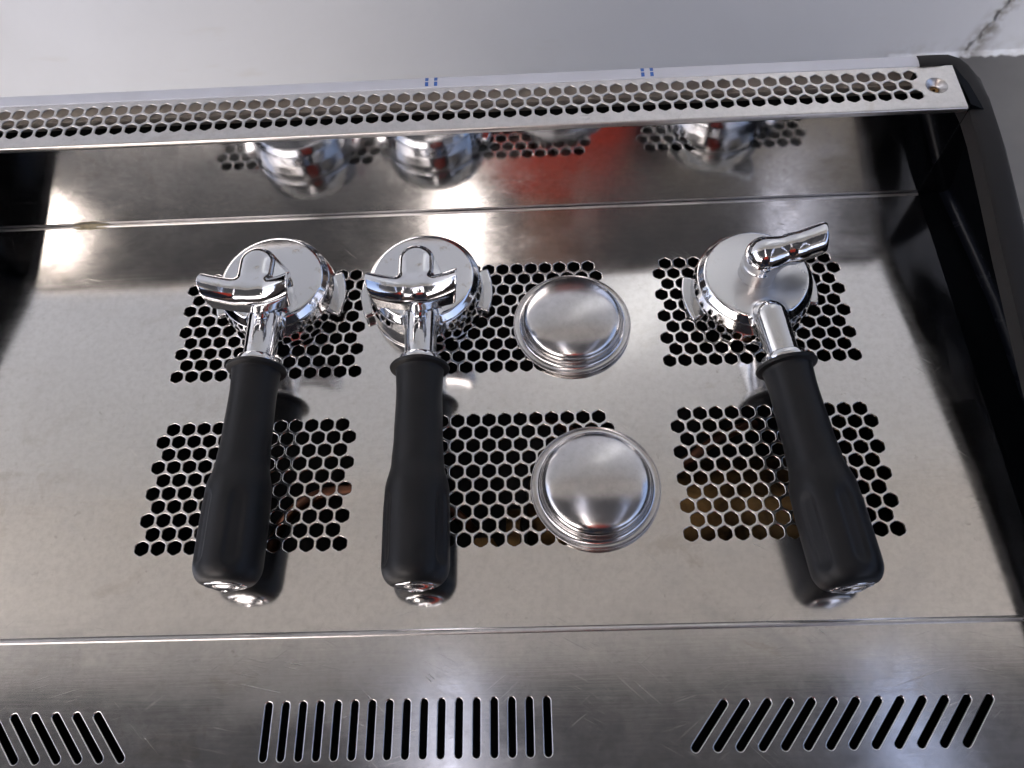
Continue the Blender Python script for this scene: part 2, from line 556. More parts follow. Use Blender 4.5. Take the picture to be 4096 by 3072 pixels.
# signed distance modelling, for the cast and chromed pieces that flow into one another
def sdf_mesh(f, lo, hi, h):
    lo, hi = np.array(lo, float), np.array(hi, float)
    n = np.ceil((hi - lo) / h).astype(int) + 1
    ax = [lo[i] + h * np.arange(n[i]) for i in range(3)]
    G = np.stack(np.meshgrid(*ax, indexing='ij'), -1)
    D = f(G.reshape(-1, 3)).reshape(n)
    S = D < 0
    c = np.stack([S[i:n[0] - 1 + i, j:n[1] - 1 + j, k:n[2] - 1 + k] for i in (0, 1) for j in (0, 1) for k in (0, 1)], -1)
    s = c.sum(-1)
    act = (s > 0) & (s < 8)
    ids = -np.ones(act.shape, int)
    cells = np.argwhere(act)
    ids[act] = np.arange(len(cells))
    acc = np.zeros((len(cells), 3))
    cnt = np.zeros(len(cells))
    corner = [(i, j, k) for i in (0, 1) for j in (0, 1) for k in (0, 1)]
    for a in corner:
        for d in range(3):
            if a[d] == 1:
                continue
            b = list(a)
            b[d] = 1
            pa, pb = cells + np.array(a), cells + np.array(b)
            da, db = D[tuple(pa.T)], D[tuple(pb.T)]
            m = (da < 0) != (db < 0)
            t = np.where(m, da / np.where(m, da - db, 1), 0)
            acc += np.where(m[:, None], pa + t[:, None] * (pb - pa), 0)
            cnt += m
    P = lo + h * acc / cnt[:, None]
    eps = 0.02
    for _ in range(3):
        d0 = f(P)
        g = np.stack([(f(P + e) - f(P - e)) / (2 * eps) for e in np.eye(3) * eps], 1)
        g2 = np.maximum((g ** 2).sum(1), 0.2)
        st = (d0 / g2)[:, None] * g
        P = P - np.clip(st, -h * 0.5, h * 0.5)
    F = []
    for d in range(3):
        u, v = [(1, 2), (2, 0), (0, 1)][d]
        sl = [slice(1, n[i] - 1) for i in range(3)]
        sl[d] = slice(0, n[d] - 1)
        a = S[tuple(sl)]
        sl2 = list(sl)
        sl2[d] = slice(1, n[d])
        b = S[tuple(sl2)]
        e = np.argwhere(a != b)
        ins = a[tuple(e.T)]
        off = np.array([1 if i != d else 0 for i in range(3)])
        e = e + off
        def cid(du, dv):
            q = e.copy()
            q[:, u] += du
            q[:, v] += dv
            return ids[tuple(q.T)]
        quad = np.stack([cid(-1, -1), cid(0, -1), cid(0, 0), cid(-1, 0)], 1)
        quad = np.where(ins[:, None], quad, quad[:, ::-1])
        F.append(quad)
    F = np.concatenate(F)
    return P, F

def sdf_obj(name, f, lo, hi, h, mat, parent):
    P, F = sdf_mesh(f, lo, hi, h)
    me = bpy.data.meshes.new(name)
    me.from_pydata([tuple(p) for p in (P * MM)], [], [tuple(map(int, q)) for q in F])
    me.update()
    return link_mesh(name, me, mat, parent, PI)

def smin(a, b, k):
    h = np.clip(0.5 + 0.5 * (b - a) / k, 0, 1)
    return b * (1 - h) + a * h - k * h * (1 - h)

def smax(a, b, k):
    return -smin(-a, -b, k)

def sd_poly(r, z, poly):
    P = np.stack([r, z], 1)
    poly = np.array(poly, float)
    n = len(poly)
    d = np.full(len(P), 1e9)
    s = np.ones(len(P))
    for i in range(n):
        j = i - 1
        e = poly[j] - poly[i]
        w = P - poly[i]
        t = np.clip((w @ e) / (e @ e), 0, 1)
        b = w - t[:, None] * e
        d = np.minimum(d, (b * b).sum(1))
        c1 = P[:, 1] >= poly[i][1]
        c2 = P[:, 1] < poly[j][1]
        c3 = e[0] * w[:, 1] > e[1] * w[:, 0]
        al = (c1 & c2 & c3) | (~c1 & ~c2 & ~c3)
        s = np.where(al, -s, s)
    return s * np.sqrt(d)

def sd_cone(P, a, b, ra, rb):
    """tapered rod with round ends (approximate distance)"""
    a, b = np.array(a, float), np.array(b, float)
    e = b - a
    t = np.clip(((P - a) @ e) / (e @ e), 0, 1)
    return np.linalg.norm(P - a - t[:, None] * e, axis=1) - (ra + (rb - ra) * t)

# ------------------------------------------------------------------ the setting
def struct(o):
    o['kind'] = 'structure'
    return o

G0 = -775          # ground
CT = -420          # counter top
YW = 829           # face of the white wall
HC = 2100          # underside of ceiling and roof

struct(box('ground', (-60000, 60000, -60000, 60000, G0 - 100, G0), M_CONC))

# counter under the machine, with a ragged painted edge where it meets the wall
bm = bmesh.new()
box_bm(bm, -1500, 2300, -240, YW - 1, CT - 40, CT, bevel=4)
ct = from_bm('counter_top', bm, M_GREY, None, 0.6)
struct(ct)
box_floor = struct(box('duckboard', (-300, 800, -800, -260, G0, G0 + 44), M_SHOP))
struct(box('counter_base', (-1480, 2280, -200, YW - 1, G0, CT - 40), M_SHOP))

def cracked_wall():
    """white rendered wall with a real crack cut into it at the right, and paint lapping on to the counter"""
    rnd = random.Random(3)
    xs = [-2200, 700, 2600]
    top, bot = HC, CT
    # crack centre line on the wall plane
    line = [(855, -421), (858, -405), (866, -392), (863, -380), (872, -366), (871, -352), (880, -338), (878, -322), (892, -300), (898, -260), (915, -215), (921, -160), (940, -90), (935, 0)]
    bm = bmesh.new()
    pts_l, pts_r = [], []
    fine = []
    for (x0, z0), (x1, z1) in zip(line[:-1], line[1:]):
        for k in range(4):
            t = k / 4
            fine.append((x0 + (x1 - x0) * t + rnd.uniform(-2.2, 2.2), z0 + (z1 - z0) * t))
    fine.append(line[-1])
    for i, (x, z) in enumerate(fine):
        w = 2.4 + 4.0 * abs(math.sin(i * 1.3)) * rnd.random() + (3.5 if 3 < i < 9 else 0)
        if i >= len(fine) - 2:
            w = 0.3
        pts_l.append((x - w / 2 - rnd.random(), z))
        pts_r.append((x + w / 2 + rnd.random() * 1.5, z))
    y = YW
    def V(x, z, dy=0):
        return bm.verts.new((x, y + dy, z))
    lv = [V(*p) for p in pts_l]
    rv = [V(*p) for p in pts_r]
    li = [V(p[0] + 1.0, p[1], 9) for p in pts_l]
    ri = [V(p[0] - 0.6, p[1], 9) for p in pts_r]
    for i in range(len(lv) - 1):
        bm.faces.new((lv[i], lv[i + 1], li[i + 1], li[i]))
        bm.faces.new((ri[i], ri[i + 1], rv[i + 1], rv[i]))
        bm.faces.new((li[i], li[i + 1], ri[i + 1], ri[i]))
    zt = line[-1][1]
    bl = [V(-2200, p[1]) for p in pts_l]
    br = [V(2600, p[1]) for p in pts_r]
    for i in range(len(lv) - 1):
        bm.faces.new((bl[i], lv[i], lv[i + 1], bl[i + 1])[::-1])
        bm.faces.new((rv[i], br[i], br[i + 1], rv[i + 1])[::-1])
    t0, t1, t2, t3 = V(-2200, top), V(lv[-1].co.x, top), V(rv[-1].co.x, top), V(2600, top)
    bm.faces.new((bl[-1], lv[-1], t1, t0)[::-1])
    bm.faces.new((lv[-1], rv[-1], t2, t1)[::-1])
    bm.faces.new((rv[-1], br[-1], t3, t2)[::-1])
    for f in bm.faces:
        f.smooth = False
    me = bpy.data.meshes.new('white_wall')
    bm.to_mesh(me)
    bm.free()
    me.transform(Matrix.Scale(MM, 4))
    return link_mesh('white_wall', me, M_WALL)
w = cracked_wall()
struct(w)
wb = box('wall_backing', (-2200, 2600, YW + 9.5, YW + 200, G0, HC), M_CONC)
struct(wb)
# dribbled paint ledge along the foot of the wall
rnd = random.Random(5)
V, F = [], []
n = 260
for i in range(n + 1):
    x = 745 + 1255 * i / n
    d = 3 + 5 * abs(math.sin(i * 0.37)) * rnd.random() + 3 * rnd.random() + (6 if 60 < i < 66 else 0)
    V += [(x, YW - d, CT + 0.3), (x, YW - d * 0.7, CT + 2.5), (x, YW + 0.5, CT + 5 + 2 * rnd.random())]
for i in range(n):
    for k in range(2):
        F.append((3 * i + k, 3 * i + 3 + k, 3 * i + 4 + k, 3 * i + 1 + k))
struct(from_data('paint_edge', V, F, M_WALL, None, PI))

# ceiling board at the wall side, darker sheet roof with three open skylight gaps behind the photographer
struct(box('ceiling', (-2200, 2600, 210, YW + 10, HC, HC + 30), M_CEIL))
gaps = [(-1790, -1700), (-160, 0), (1175, 1340)]
edges = [-2600] + [g for ab in gaps for g in ab] + [3000]
for k in range(0, len(edges), 2):
    struct(box('roof_sheet', (edges[k], edges[k + 1], -1678, 208, HC + 20, HC + 45), M_ROOF))
struct(box('roof_sheet', (-2600, 700, -2700, -1680, HC + 16, HC + 45), M_ROOF3))
struct(box('roof_sheet', (701, 3000, -2700, -1680, HC + 16, HC + 45), M_ROOF2))
for wx in (-2700, 3000):
    struct(box('side_light_blocker', (wx, wx + 100, -2700, YW, G0, 700), M_SHOP))  # unseen low walls, added to darken side reflections in the chrome
struct(box('roof_sheet', (-1789, -1701, -1330, 207, HC + 21, HC + 44), M_ROOF))
for y in (-900, -2680):
    struct(box('roof_beam', (-2600, 3000, y - 40, y + 40, HC + 46, HC + 140), M_SHOP))
struct(box('shop_wall', (-2600, 3000, -2800, -2702, G0, 900), M_SHOP))  # unseen; top kept low so sky light reaches the white wall

# ------------------------------------------------------------------ espresso machine
XL, XR, XC = -158.0, 468.5, 155.25
YB, YF = 223.5, -45.5
mach = thing('espresso_machine', 'stainless steel espresso machine top with perforated cup tray and black end cheeks', 'espresso machine',
             (XC, 60, CT), world_children=True)
P_, R_ = 9.0, 9.0 * math.sqrt(3) / 2
HR = 4.28                      # hole circumradius

def hexblock(x0, y0, rows=10):
    out = []
    for j in range(rows):
        nn, off = (13, 0) if j % 2 == 0 else (12, 0.5)
        for i in range(nn):
            out.append(hexhole(x0 + (i + off) * P_, y0 + j * R_, HR))
    return out

holes = []
for bx in (0, 147.7, 295.3):
    for by in (0, 105.0):
        holes += hexblock(bx, by)
extra = [(x, y) for x in np.arange(XL + 25, XR - 10, 30) for y in (-36, 85 + 2.3, 198, 212)]
tray = sheet('tray_floor', [(XL, YF), (XR, YF), (XR, YB - 2.0), (XL, YB - 2.0)], holes, 0.0, 1.3, 0.42, M_TRAY, mach, extra)

# rolled front edge of the tray, backsplash with a small concave foot and its folded lip
extrude_x('tray_edge', [(YF, 0.0)] + [(YF - 0.5 + 0.5 * math.sin(a), -0.5 + 0.5 * math.cos(a)) for a in np.linspace(0, PI / 2, 5) * -1] + [(YF - 1.0, -6)], XL, XR, M_TRAY, mach)
extrude_x('backsplash', [(YB, 0.2), (YB, 40), (YB, 73.6)], XL, XR, M_BACK, mach)
extrude_x('seam_bead', [(YB - 2.1, -0.05)] + [(YB - 1.2 - 0.9 * math.cos(a), 0.85 * math.sin(a)) for a in np.linspace(0.05, PI - 0.3, 9)], XL, XR, M_STRIP, mach, smooth=PI)

ZS = 75.2
lipf = 220.4
strip_holes = []
for j in range(3):
    off = [0, 0.5, 0][j]
    for i in range(67 - (1 if j == 1 else 0)):
        x = 440 - (i + off) * P_
        if x > XL + 22:
            strip_holes.append(hexhole(x, 232.4 + j * R_, HR))
strip_holes += [roundhole(452.8, 238.8, 6.0), roundhole(2 * XC - 452.8, 238.8, 6.0)]
sheet('perforated_strip', [(XL + 2, lipf + 1.2), (XR - 2.7, lipf + 1.2), (XR - 2.7, 254.6), (XL + 2, 254.6)], strip_holes, ZS, 1.0, 0.40, M_STRIP, mach)
lip = [(lipf + 1.2, ZS)] + [(lipf + 1.2 - 1.2 * math.sin(a), ZS - 1.2 + 1.2 * math.cos(a)) for a in np.linspace(0.2, PI / 2, 6)] + [(lipf, ZS - 3.2), (lipf + 0.5, ZS - 3.6), (YB - 0.4, ZS - 2.0)]
extrude_x('strip_lip', lip, XL + 2, XR - 2.7, M_STRIP, mach, smooth=PI)
for sx in (452.8, 2 * XC - 452.8):
    lathe_obj('screw_dimple', [(6.0, ZS), (5.2, ZS - 0.5), (4.2, ZS - 1.7), (3.4, ZS - 2.6), (3.0, ZS - 3.0), (2.8, ZS - 4.5)], M_STRIP, mach, (sx, 238.8, 0), seg=40, smooth=PI)
    sp = lathe_obj('screw', [(0.9, ZS - 4.6), (1.0, ZS - 3.7), (2.2, ZS - 3.5), (2.7, ZS - 4.0), (2.75, ZS - 6)], M_BRASS, mach, (sx, 238.8, 0), seg=24)

# plates and darkness under the strip
box('inner_plate', (XL + 4, XR - 6, 257.6, 259, 52, 73.5), M_PLATE, mach)
box('inner_ledge', (XL + 4, XR - 6, 253.0, 257.5, 61.5, 63.0), M_PLATE, mach)
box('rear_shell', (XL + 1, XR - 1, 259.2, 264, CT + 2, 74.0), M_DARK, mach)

# protective film strip along the back edge, with its printed blue marks
extrude_x('film_strip', [(254.8, ZS - 2), (254.8, ZS + 0.1), (255.2, ZS + 0.5), (259.0, ZS + 0.9), (262.9, ZS + 0.5), (263.3, ZS + 0.1), (263.6, ZS - 3)], XL + 22, 447, M_FILM, mach)
for bx in (159.1, 288.1):
    for dx in (-2.7, 2.7):
        bm = bmesh.new()
        for ya, yb in ((255.9, 259.1), (260.0, 263.0)):
            za = ZS + 0.9 - abs(ya - 259) * 0.1 + 0.06
            zb = ZS + 0.9 - abs(yb - 259) * 0.1 + 0.06
            vs = [bm.verts.new(p) for p in ((bx + dx - 1.0, ya, za), (bx + dx + 1.0, ya, za), (bx + dx + 1.0, yb, zb), (bx + dx - 1.0, yb, zb))]
            bm.faces.new(vs)
        from_bm('blue_mark', bm, M_BLUE, mach)

# front apron with three groups of vent slots
slots = []
for i in range(17):
    slots.append(slothole(80.0 + 8.51 * i, -92.1, 26.6, 3.5, 0))
aR = math.atan2(16.7, 20.3)
for i in range(13):
    cx = 293.0 + 10.45 * i
    slots.append(slothole(cx, -93.2, 28.5, 3.6, aR))
    slots.append(slothole(296 - cx, -93.2, 28.5, 3.6, -aR))
YA = -47.3
sheet('front_apron', [(XL - 12, -142), (XR + 12, -142), (XR + 12, YA - 0.9), (XL - 12, YA - 0.9)], slots, 0.35, 1.4, 0.5, M_FRONT, mach,
      [(x, -62) for x in range(-160, 470, 30)])
extrude_x('apron_hem', [(YA - 1.5, 0.34)] + [(YA - 0.3 - 1.2 * math.cos(a), 0.3 + 0.75 * math.sin(a)) for a in np.linspace(0.1, PI, 11)] + [(YA + 0.9, -7)], XL, XR, M_STRIP, mach, smooth=PI)
nose = [(-142, 0.35)] + [(-142 - 14 * math.sin(a), -13.65 + 14 * math.cos(a)) for a in np.linspace(0.15, PI / 2, 10)] + [(-156, -120), (-140, -150), (-140, CT + 30)]
extrude_x('front_panel', nose, XL - 12, XR + 12, M_FRONT, mach, smooth=0.6)

# inside of the body: black well, brass boiler, copper pipe
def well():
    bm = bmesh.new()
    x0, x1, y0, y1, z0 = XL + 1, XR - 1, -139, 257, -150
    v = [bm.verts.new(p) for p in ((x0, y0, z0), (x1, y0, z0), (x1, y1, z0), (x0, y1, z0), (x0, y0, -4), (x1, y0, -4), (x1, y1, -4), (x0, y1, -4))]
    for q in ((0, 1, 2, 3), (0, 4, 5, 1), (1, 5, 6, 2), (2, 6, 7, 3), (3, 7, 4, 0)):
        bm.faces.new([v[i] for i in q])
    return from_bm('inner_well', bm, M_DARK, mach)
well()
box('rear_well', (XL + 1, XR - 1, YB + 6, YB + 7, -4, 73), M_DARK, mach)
ry = Matrix.Rotation(PI / 2, 3, 'Y')
lathe_obj('boiler', [(0, -92), (30, -92), (41, -88), (45, -82), (45, -60), (46.5, -59), (46.5, -54), (45, -53), (45, 70), (41, 76), (0, 78)], M_BRASS, mach, (300, 22, -74), mtx=ry, seg=64)
lathe_obj('boiler_flange', [(0, 0), (26, 0), (27, 2), (27, 8), (0, 9)], M_BRASS, mach, (196, 6, -54), mtx=ry, seg=40)
lathe_obj('brass_fitting', [(0, 0), (9, 0), (10, 2), (10, 12), (7, 14), (7, 22), (0, 22)], M_BRASS, mach, (183, 2, -46), seg=6, smooth=0.3)

def tube_pts(name, pts, r, mat, parent, seg=14, radii=None):
    cu = bpy.data.curves.new(name + '_path', 'CURVE')
    cu.dimensions = '3D'
    sp = cu.splines.new('NURBS')
    sp.points.add(len(pts) - 1)
    for q, p in zip(sp.points, pts):
        q.co = (p[0] * MM, p[1] * MM, p[2] * MM, 1)
    sp.use_endpoint_u = True
    sp.order_u = 4
    sp.resolution_u = 10
    cu.bevel_depth = r * MM
    cu.bevel_resolution = 5
    o = bpy.data.objects.new('tmp', cu)
    COL.objects.link(o)
    dg = bpy.context.evaluated_depsgraph_get()
    me = bpy.data.meshes.new_from_object(o.evaluated_get(dg))
    bpy.data.objects.remove(o)
    me.materials.clear()
    return link_mesh(name, me, mat, parent, PI)
tube_pts('copper_pipe', [(40, -60, -90), (52, 8, -48), (64, 22, -28), (84, 36, -20), (110, 38, -20), (134, 37, -22), (160, 34, -30), (175, 20, -50)], 3.6, M_COPPER, mach)
tube_pts('copper_pipe', [(214, 110, -90), (222, 88, -40), (240, 70, -22), (268, 52, -26), (300, 40, -20), (318, 66, -24), (350, 80, -40)], 3.2, M_COPPER, mach)

# crumb of dried residue in the back corner of the tray
bm = bmesh.new()
rr = random.Random(2)
N = 14
ringa, ringb = [], []
for k in range(N + 1):
    t = k / N
    x = -92 + 24 * t
    hgt = 0.9 * math.sin(PI * t) ** 0.6 * (0.7 + 0.5 * rr.random()) + 0.05
    wdt = 1.3 * math.sin(PI * t) ** 0.6 * (0.7 + 0.5 * rr.random()) + 0.05
    ringa.append([bm.verts.new((x, YB - 1.2 - wdt - 1, 0.05)), bm.verts.new((x, YB - 1.4 - wdt * 0.4, 0.25 + hgt * 0.5)), bm.verts.new((x, YB - 0.3, 1.2 + hgt))])
for a, b in zip(ringa[:-1], ringa[1:]):
    for k in range(2):
        bm.faces.new((a[k], b[k], b[k + 1], a[k + 1]))
from_bm('dried_residue', bm, M_RESIDUE, mach, PI)

# black end cheeks: flat flange, undercut gloss wall, matt rounded trim
ZI = [(264, 71), (250, 71.5), (233, 71), (207, 69), (173, 63), (137, 56), (101, 50), (60, 43), (20, 38), (-20, 35), (-60, 33), (-120, 31), (-150, 28)]
def cheek(mir):
    mx = (lambda x: 2 * XC - x) if mir else (lambda x: x)
    # gloss inner skin: flange, fillet at the crease, wall leaning back in to the trim
    rows = []
    for y, z in ZI:
        if y > 224:
            continue
        rows.append((y, z))
    rows = [(223.4, 70)] + rows
    V, F = [], []
    n = None
    for y, z in rows:
        t = min(1, (223.4 - y) / 80)
        xc = 488 + 7 * t
        xt = 469.6
        f = [(468.5, -0.35), (xc - 5.5, -0.6)] + [(xc - 5.5 + 5.0 * math.sin(a), 4.4 - 5.0 * math.cos(a)) for a in np.linspace(0.3, PI / 2, 6)] + \
            [(xc - 1.5, 12), (xc - 6, z * 0.45), ((xc + xt) / 2 - 2, z * 0.7), (xt + 1.2, z - 6), (xt, z - 2)]
        n = len(f)
        V += [(mx(x), y, zz) for x, zz in f]
    for i in range(len(rows) - 1):
        for k in range(n - 1):
            F.append((i * n + k, i * n + k + 1, (i + 1) * n + k + 1, (i + 1) * n + k))
    bm = bmesh.new()
    bv = [bm.verts.new(v) for v in V]
    for q in F:
        f = bm.faces.new([bv[i] for i in q])
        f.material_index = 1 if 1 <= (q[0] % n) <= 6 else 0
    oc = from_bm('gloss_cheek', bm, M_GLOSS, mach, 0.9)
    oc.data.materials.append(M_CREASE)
    # black return behind the corner
    bm = bmesh.new()
    v = [bm.verts.new(p) for p in ((mx(468.6), 223.6, -1), (mx(489), 223.6, -1), (mx(478), 223.6, 70), (mx(468.6), 223.6, 74.5))]
    bm.faces.new(v)
    v2 = [bm.verts.new(p) for p in ((mx(468.6), 223.6, 74.5), (mx(478), 223.6, 70), (mx(478), 262, 70), (mx(466.0), 262, 74.5))]
    bm.faces.new(v2)
    from_bm('gloss_return', bm, M_GLOSS, mach)
    # trim: stations (inner point, outer point)
    st = [((447, 254.2, 76.6), (447, 262.8, 76.4)), ((458, 254.4, 76.2), (458, 263.4, 76.0)), ((464.5, 254.6, 75.0), (466, 264.0, 75.2)),
          ((467.6, 253.5, 74.0), (473, 262.5, 73.6)), ((468.6, 249.5, 73.3), (478, 258.5, 71.8)), ((469.0, 243, 72.5), (481.5, 250.5, 70.5))]
    for y, z in ZI:
        if y <= 233:
            tt = 0 if y > 220 else 0
            st.append(((469.2, y, z), (484.0, y, z - 1.5)))
    # densify along the side
    prof = lambda u: (u, 1.9 * math.sin(PI * u) ** 0.6)
    V, F = [], []
    m = 11
    for a, b in st:
        a, b = Vector(a), Vector(b)
        ring = [a + Vector((0, 0, -11)), a + Vector((0, 0, -3))]
        for k in range(m + 1):
            u = k / m
            p = a.lerp(b, u)
            p = p + Vector((0, 0, 1.1 * (math.sin(PI * min(1, max(0, u)))) ** 0.45 - 0.4))
            ring.append(p)
        ring += [b + Vector((0.3 if not a.y > 253 else 0, 0.3 if a.y > 253 else 0, -4)), b + Vector((0.6 if not a.y > 253 else 0, 0.6 if a.y > 253 else 0, -20))]
        n = len(ring)
        V += [(mx(p.x), p.y, p.z) for p in ring]
    for i in range(len(st) - 1):
        for k in range(n - 1):
            F.append((i * n + k, i * n + k + 1, (i + 1) * n + k + 1, (i + 1) * n + k))
    F.append(tuple(range(n)))
    bm = bmesh.new()
    bv = [bm.verts.new(v) for v in V]
    for q in F:
        bm.faces.new([bv[i] for i in q])
    from_bm('edge_trim', bm, M_TRIM, mach, 0.9)
    # outer side wall down to the counter
    V = []
    for y, z in [(262, 71)] + [(y, z) for y, z in ZI if y <= 250]:
        V += [(mx(484.5), y, z - 8), (mx(492), y, z - 13), (mx(498), y, z - 22), (mx(500), y, min(z - 34, -8)), (mx(500), y, CT + 12)]
    F = [(5 * i + k, 5 * i + 5 + k, 5 * i + 6 + k, 5 * i + 1 + k) for i in range(len(V) // 5 - 1) for k in range(4)]
    from_data('side_panel', V, F, M_TRIM, mach, 0.9)
for mir in (False, True):
    cheek(mir)
for fx in (-110, 426):
    for fy in (-100, 215):
        lathe_obj('foot', [(0, CT), (16, CT), (18, CT + 3), (16, CT + 30), (0, CT + 30)], M_TRIM, mach, (fx, fy, 0), seg=24)

# ------------------------------------------------------------------ portafilters, lying upside down on the tray
BODY = [(0, 2.4), (33.6, 2.4), (33.6, 6.0), (32.9, 13.0), (31.4, 19.6), (28.8, 22.8), (0, 23.2)]
TILT = math.atan2(7.0, 118.0)
def body_f(P):
    r = np.hypot(P[:, 0], P[:, 1])
    d = sd_poly(r, P[:, 2], BODY) - 2.2
    neck = sd_cone(P, (0, -29.5, 24.6), (0, -56, 24.2), 9.5, 8.8)
    neck = np.maximum(neck, -(P[:, 1] + 56.5))
    web = sd_cone(P, (0, -28, 12.0), (0, -50, 20.0), 7.0, 5.0)
    neck = smin(neck, web, 4)
    neck = np.maximum(neck, -(P[:, 1] + 56.5))
    d = smin(d, neck, 3.6)
    return np.maximum(d, 0.25 - P[:, 2])

def lug_f_factory(sgn):
    def f(P):
        r = np.hypot(P[:, 0], P[:, 1])
        a = np.arctan2(P[:, 1], sgn * P[:, 0])
        z1 = 8.2 + 0.0 * a
        top = 7.4 + 4.0 * (a / 0.45) * 0.35
        d = np.maximum.reduce([r - 40.7, 33.0 - r, (np.abs(a) - 0.38) * 38, P[:, 2] - top, 3.0 - P[:, 2]])
        # rounded box style falloff
        q = np.stack([np.maximum(r - 39.7, 0), np.maximum((np.abs(a) - 0.36) * 38, 0), np.maximum(np.abs(P[:, 2] - (3.4 + top) / 2) - (top - 3.4) / 2 + 0.6, 0)], 1)
        return np.where((q > 0).any(1) & (r > 33), np.maximum(np.linalg.norm(q, axis=1) - 1.0, 32.0 - r), d)
    return f

def rot_about_y(P, a):
    return P

def spout_double_f(P):
    x, y, z = P.T
    # inlet stem: rounded block standing on the hub, half round at the back
    X = x
    k = np.clip((53.5 - z) / 27.0, 0, 1.2)
    Yc = y + 6.8 - 5.0 * k
    yb = np.where(Yc > 0, Yc, np.maximum(-(Yc + 17.0), 0))
    r = np.hypot(X, yb)
    lowr = 9.7 + 2.2 * k
    stem = np.stack([r - (lowr - 6.2), z - (54.2 - 6.2)], 1)
    ds = np.minimum(stem.max(1), 0) + np.linalg.norm(np.maximum(stem, 0), axis=1) - 6.2
    ds = np.maximum(ds, 23.0 - z)
    # banana cross bar, ends curving up and out
    ax = np.clip(x, -27.5, 27.5)
    cy = -26.0 - 0.0045 * ax ** 2 * 0.6
    cz = 46.0 + 0.0165 * ax ** 2
    rb = 8.3 - 0.0018 * ax ** 2
    sl = 1.0 / np.sqrt(1 + (0.035 * ax) ** 2)
    ry, rz = y - cy, (z - cz) * sl
    # U shape: half round on top, straight walls below
    u = np.hypot(ry, np.maximum(rz, 0))
    bar = np.where(rz > 0, u - rb, np.maximum(np.abs(ry) - rb, -rz - 6.0))
    inner = np.where(rz > -1.5, np.hypot(ry, np.maximum(rz + 1.5, 0)) - rb + 2.0, np.abs(ry) - rb + 2.0)
    # ends cut square to the bar
    cut = np.abs(x) * 0.95 - (z - 65.0) * 0.13 - 23.6
    bar = smax(bar, cut, 0.8)
    d = smin(ds, bar, 4.0)
    hollow = np.maximum(inner, 8.0 - np.abs(x))
    d = smax(d, -hollow, 0.7)
    # lower bowl joining bar and hub
    bowl = sd_cone(P, (0, -20, 38), (0, -8, 30), 10.5, 12.0)
    bowl = np.maximum(bowl, 24.0 - z)
    return smin(d, np.maximum(bowl, z - 42), 2.5)

def spout_single_f(P):
    x, y, z = P.T
    r = np.hypot(x, y)
    hub = sd_poly(r, z, [(0, 22), (9.6, 22), (9.6, 35.5), (8.8, 37), (0, 37)]) - 1.3
    ball = np.linalg.norm(P - np.array([0, 0, 41.0]), axis=1) - 10.6
    d = smin(hub, ball, 2.5)
    a, b, c = (2, 0.3, 42.5), (17, 0.3, 45.0), (42, 3.2, 50.5)
    def uchan(rad, low):
        A, B, Cc = map(np.array, (a, b, c))
        best = None
        for p0, p1 in ((A, B), (B, Cc)):
            e = p1 - p0
            t = np.clip(((P - p0) @ e) / (e @ e), 0, 1.0)
            q = P - p0 - t[:, None] * e
            u = e / np.linalg.norm(e)
            side = np.cross(u, [0, 0, 1.0])
            side /= np.linalg.norm(side)
            up = np.cross(side, u)
            qs, qu, ql = q @ side, q @ up, q @ u
            dd = np.sqrt(qs ** 2 + qu ** 2 + ql ** 2) - rad + 0 * low
            best = dd if best is None else smin(best, dd, 2.0)
        return best
    tube = uchan(8.7, 6.5)
    e = np.array([22, 4.5, 8.0])
    e = e / np.linalg.norm(e)
    cut = (P - np.array([35.3, 1.2, 48.0])) @ np.array([0.97, -0.2, 0.14])
    tube = smax(tube, cut, 3.6)
    d = smin(d, tube, 5.0)
    inner = uchan(7.1, 30.0)
    inner = np.maximum(inner, 24 - x)
    d = smax(d, -(inner + 0.0), 0.6)
    return d

def axis_frame():
    """handle axis from the collar down to the tray, local -Y"""
    o = Vector((0, -56, 24.4))
    d = Vector((0, -math.cos(TILT), -math.sin(TILT)))
    side = Vector((1, 0, 0))
    up = side.cross(d)
    if up.z < 0:
        up = -up
    return o, d, side, up

def revolve_along(name, prof, mat, parent, seg=96, flutes=None, smooth=0.7):
    o, d, side, up = axis_frame()
    V, F = [], []
    prev = None
    for s, r in prof:
        cur = []
        for k in range(seg):
            a = 2 * PI * k / seg
            rr = r
            if flutes:
                for fa in flutes:
                    da = (a - fa + PI) % (2 * PI) - PI
                    # stadium-shaped flute: along s 82..117 mm
                    dx = da * 17.0
                    dy = max(0, 84.5 - s, s - 113.5)
                    q = math.hypot(dx, dy) - 3.6
                    t = min(1, max(0, 0.5 - q / 3.0))
                    rr -= 1.25 * t * t * (3 - 2 * t)
            p = o + d * s + side * (rr * math.sin(a)) + up * (rr * math.cos(a))
            cur.append(len(V))
            V.append(tuple(p))
        if prev:
            for k in range(seg):
                F.append((prev[k], prev[(k + 1) % seg], cur[(k + 1) % seg], cur[k]))
        prev = cur
    F.append(tuple(prev))
    F.append(tuple(range(seg))[::-1])
    bm = bmesh.new()
    bv = [bm.verts.new(v) for v in V]
    for q in F:
        bm.faces.new([bv[i] for i in q])
    return from_bm(name, bm, mat, parent, smooth)

def interp(tab, s):
    for (s0, r0), (s1, r1) in zip(tab[:-1], tab[1:]):
        if s <= s1:
            t = (s - s0) / (s1 - s0)
            t = t * t * (3 - 2 * t)
            return r0 + (r1 - r0) * t
    return tab[-1][1]

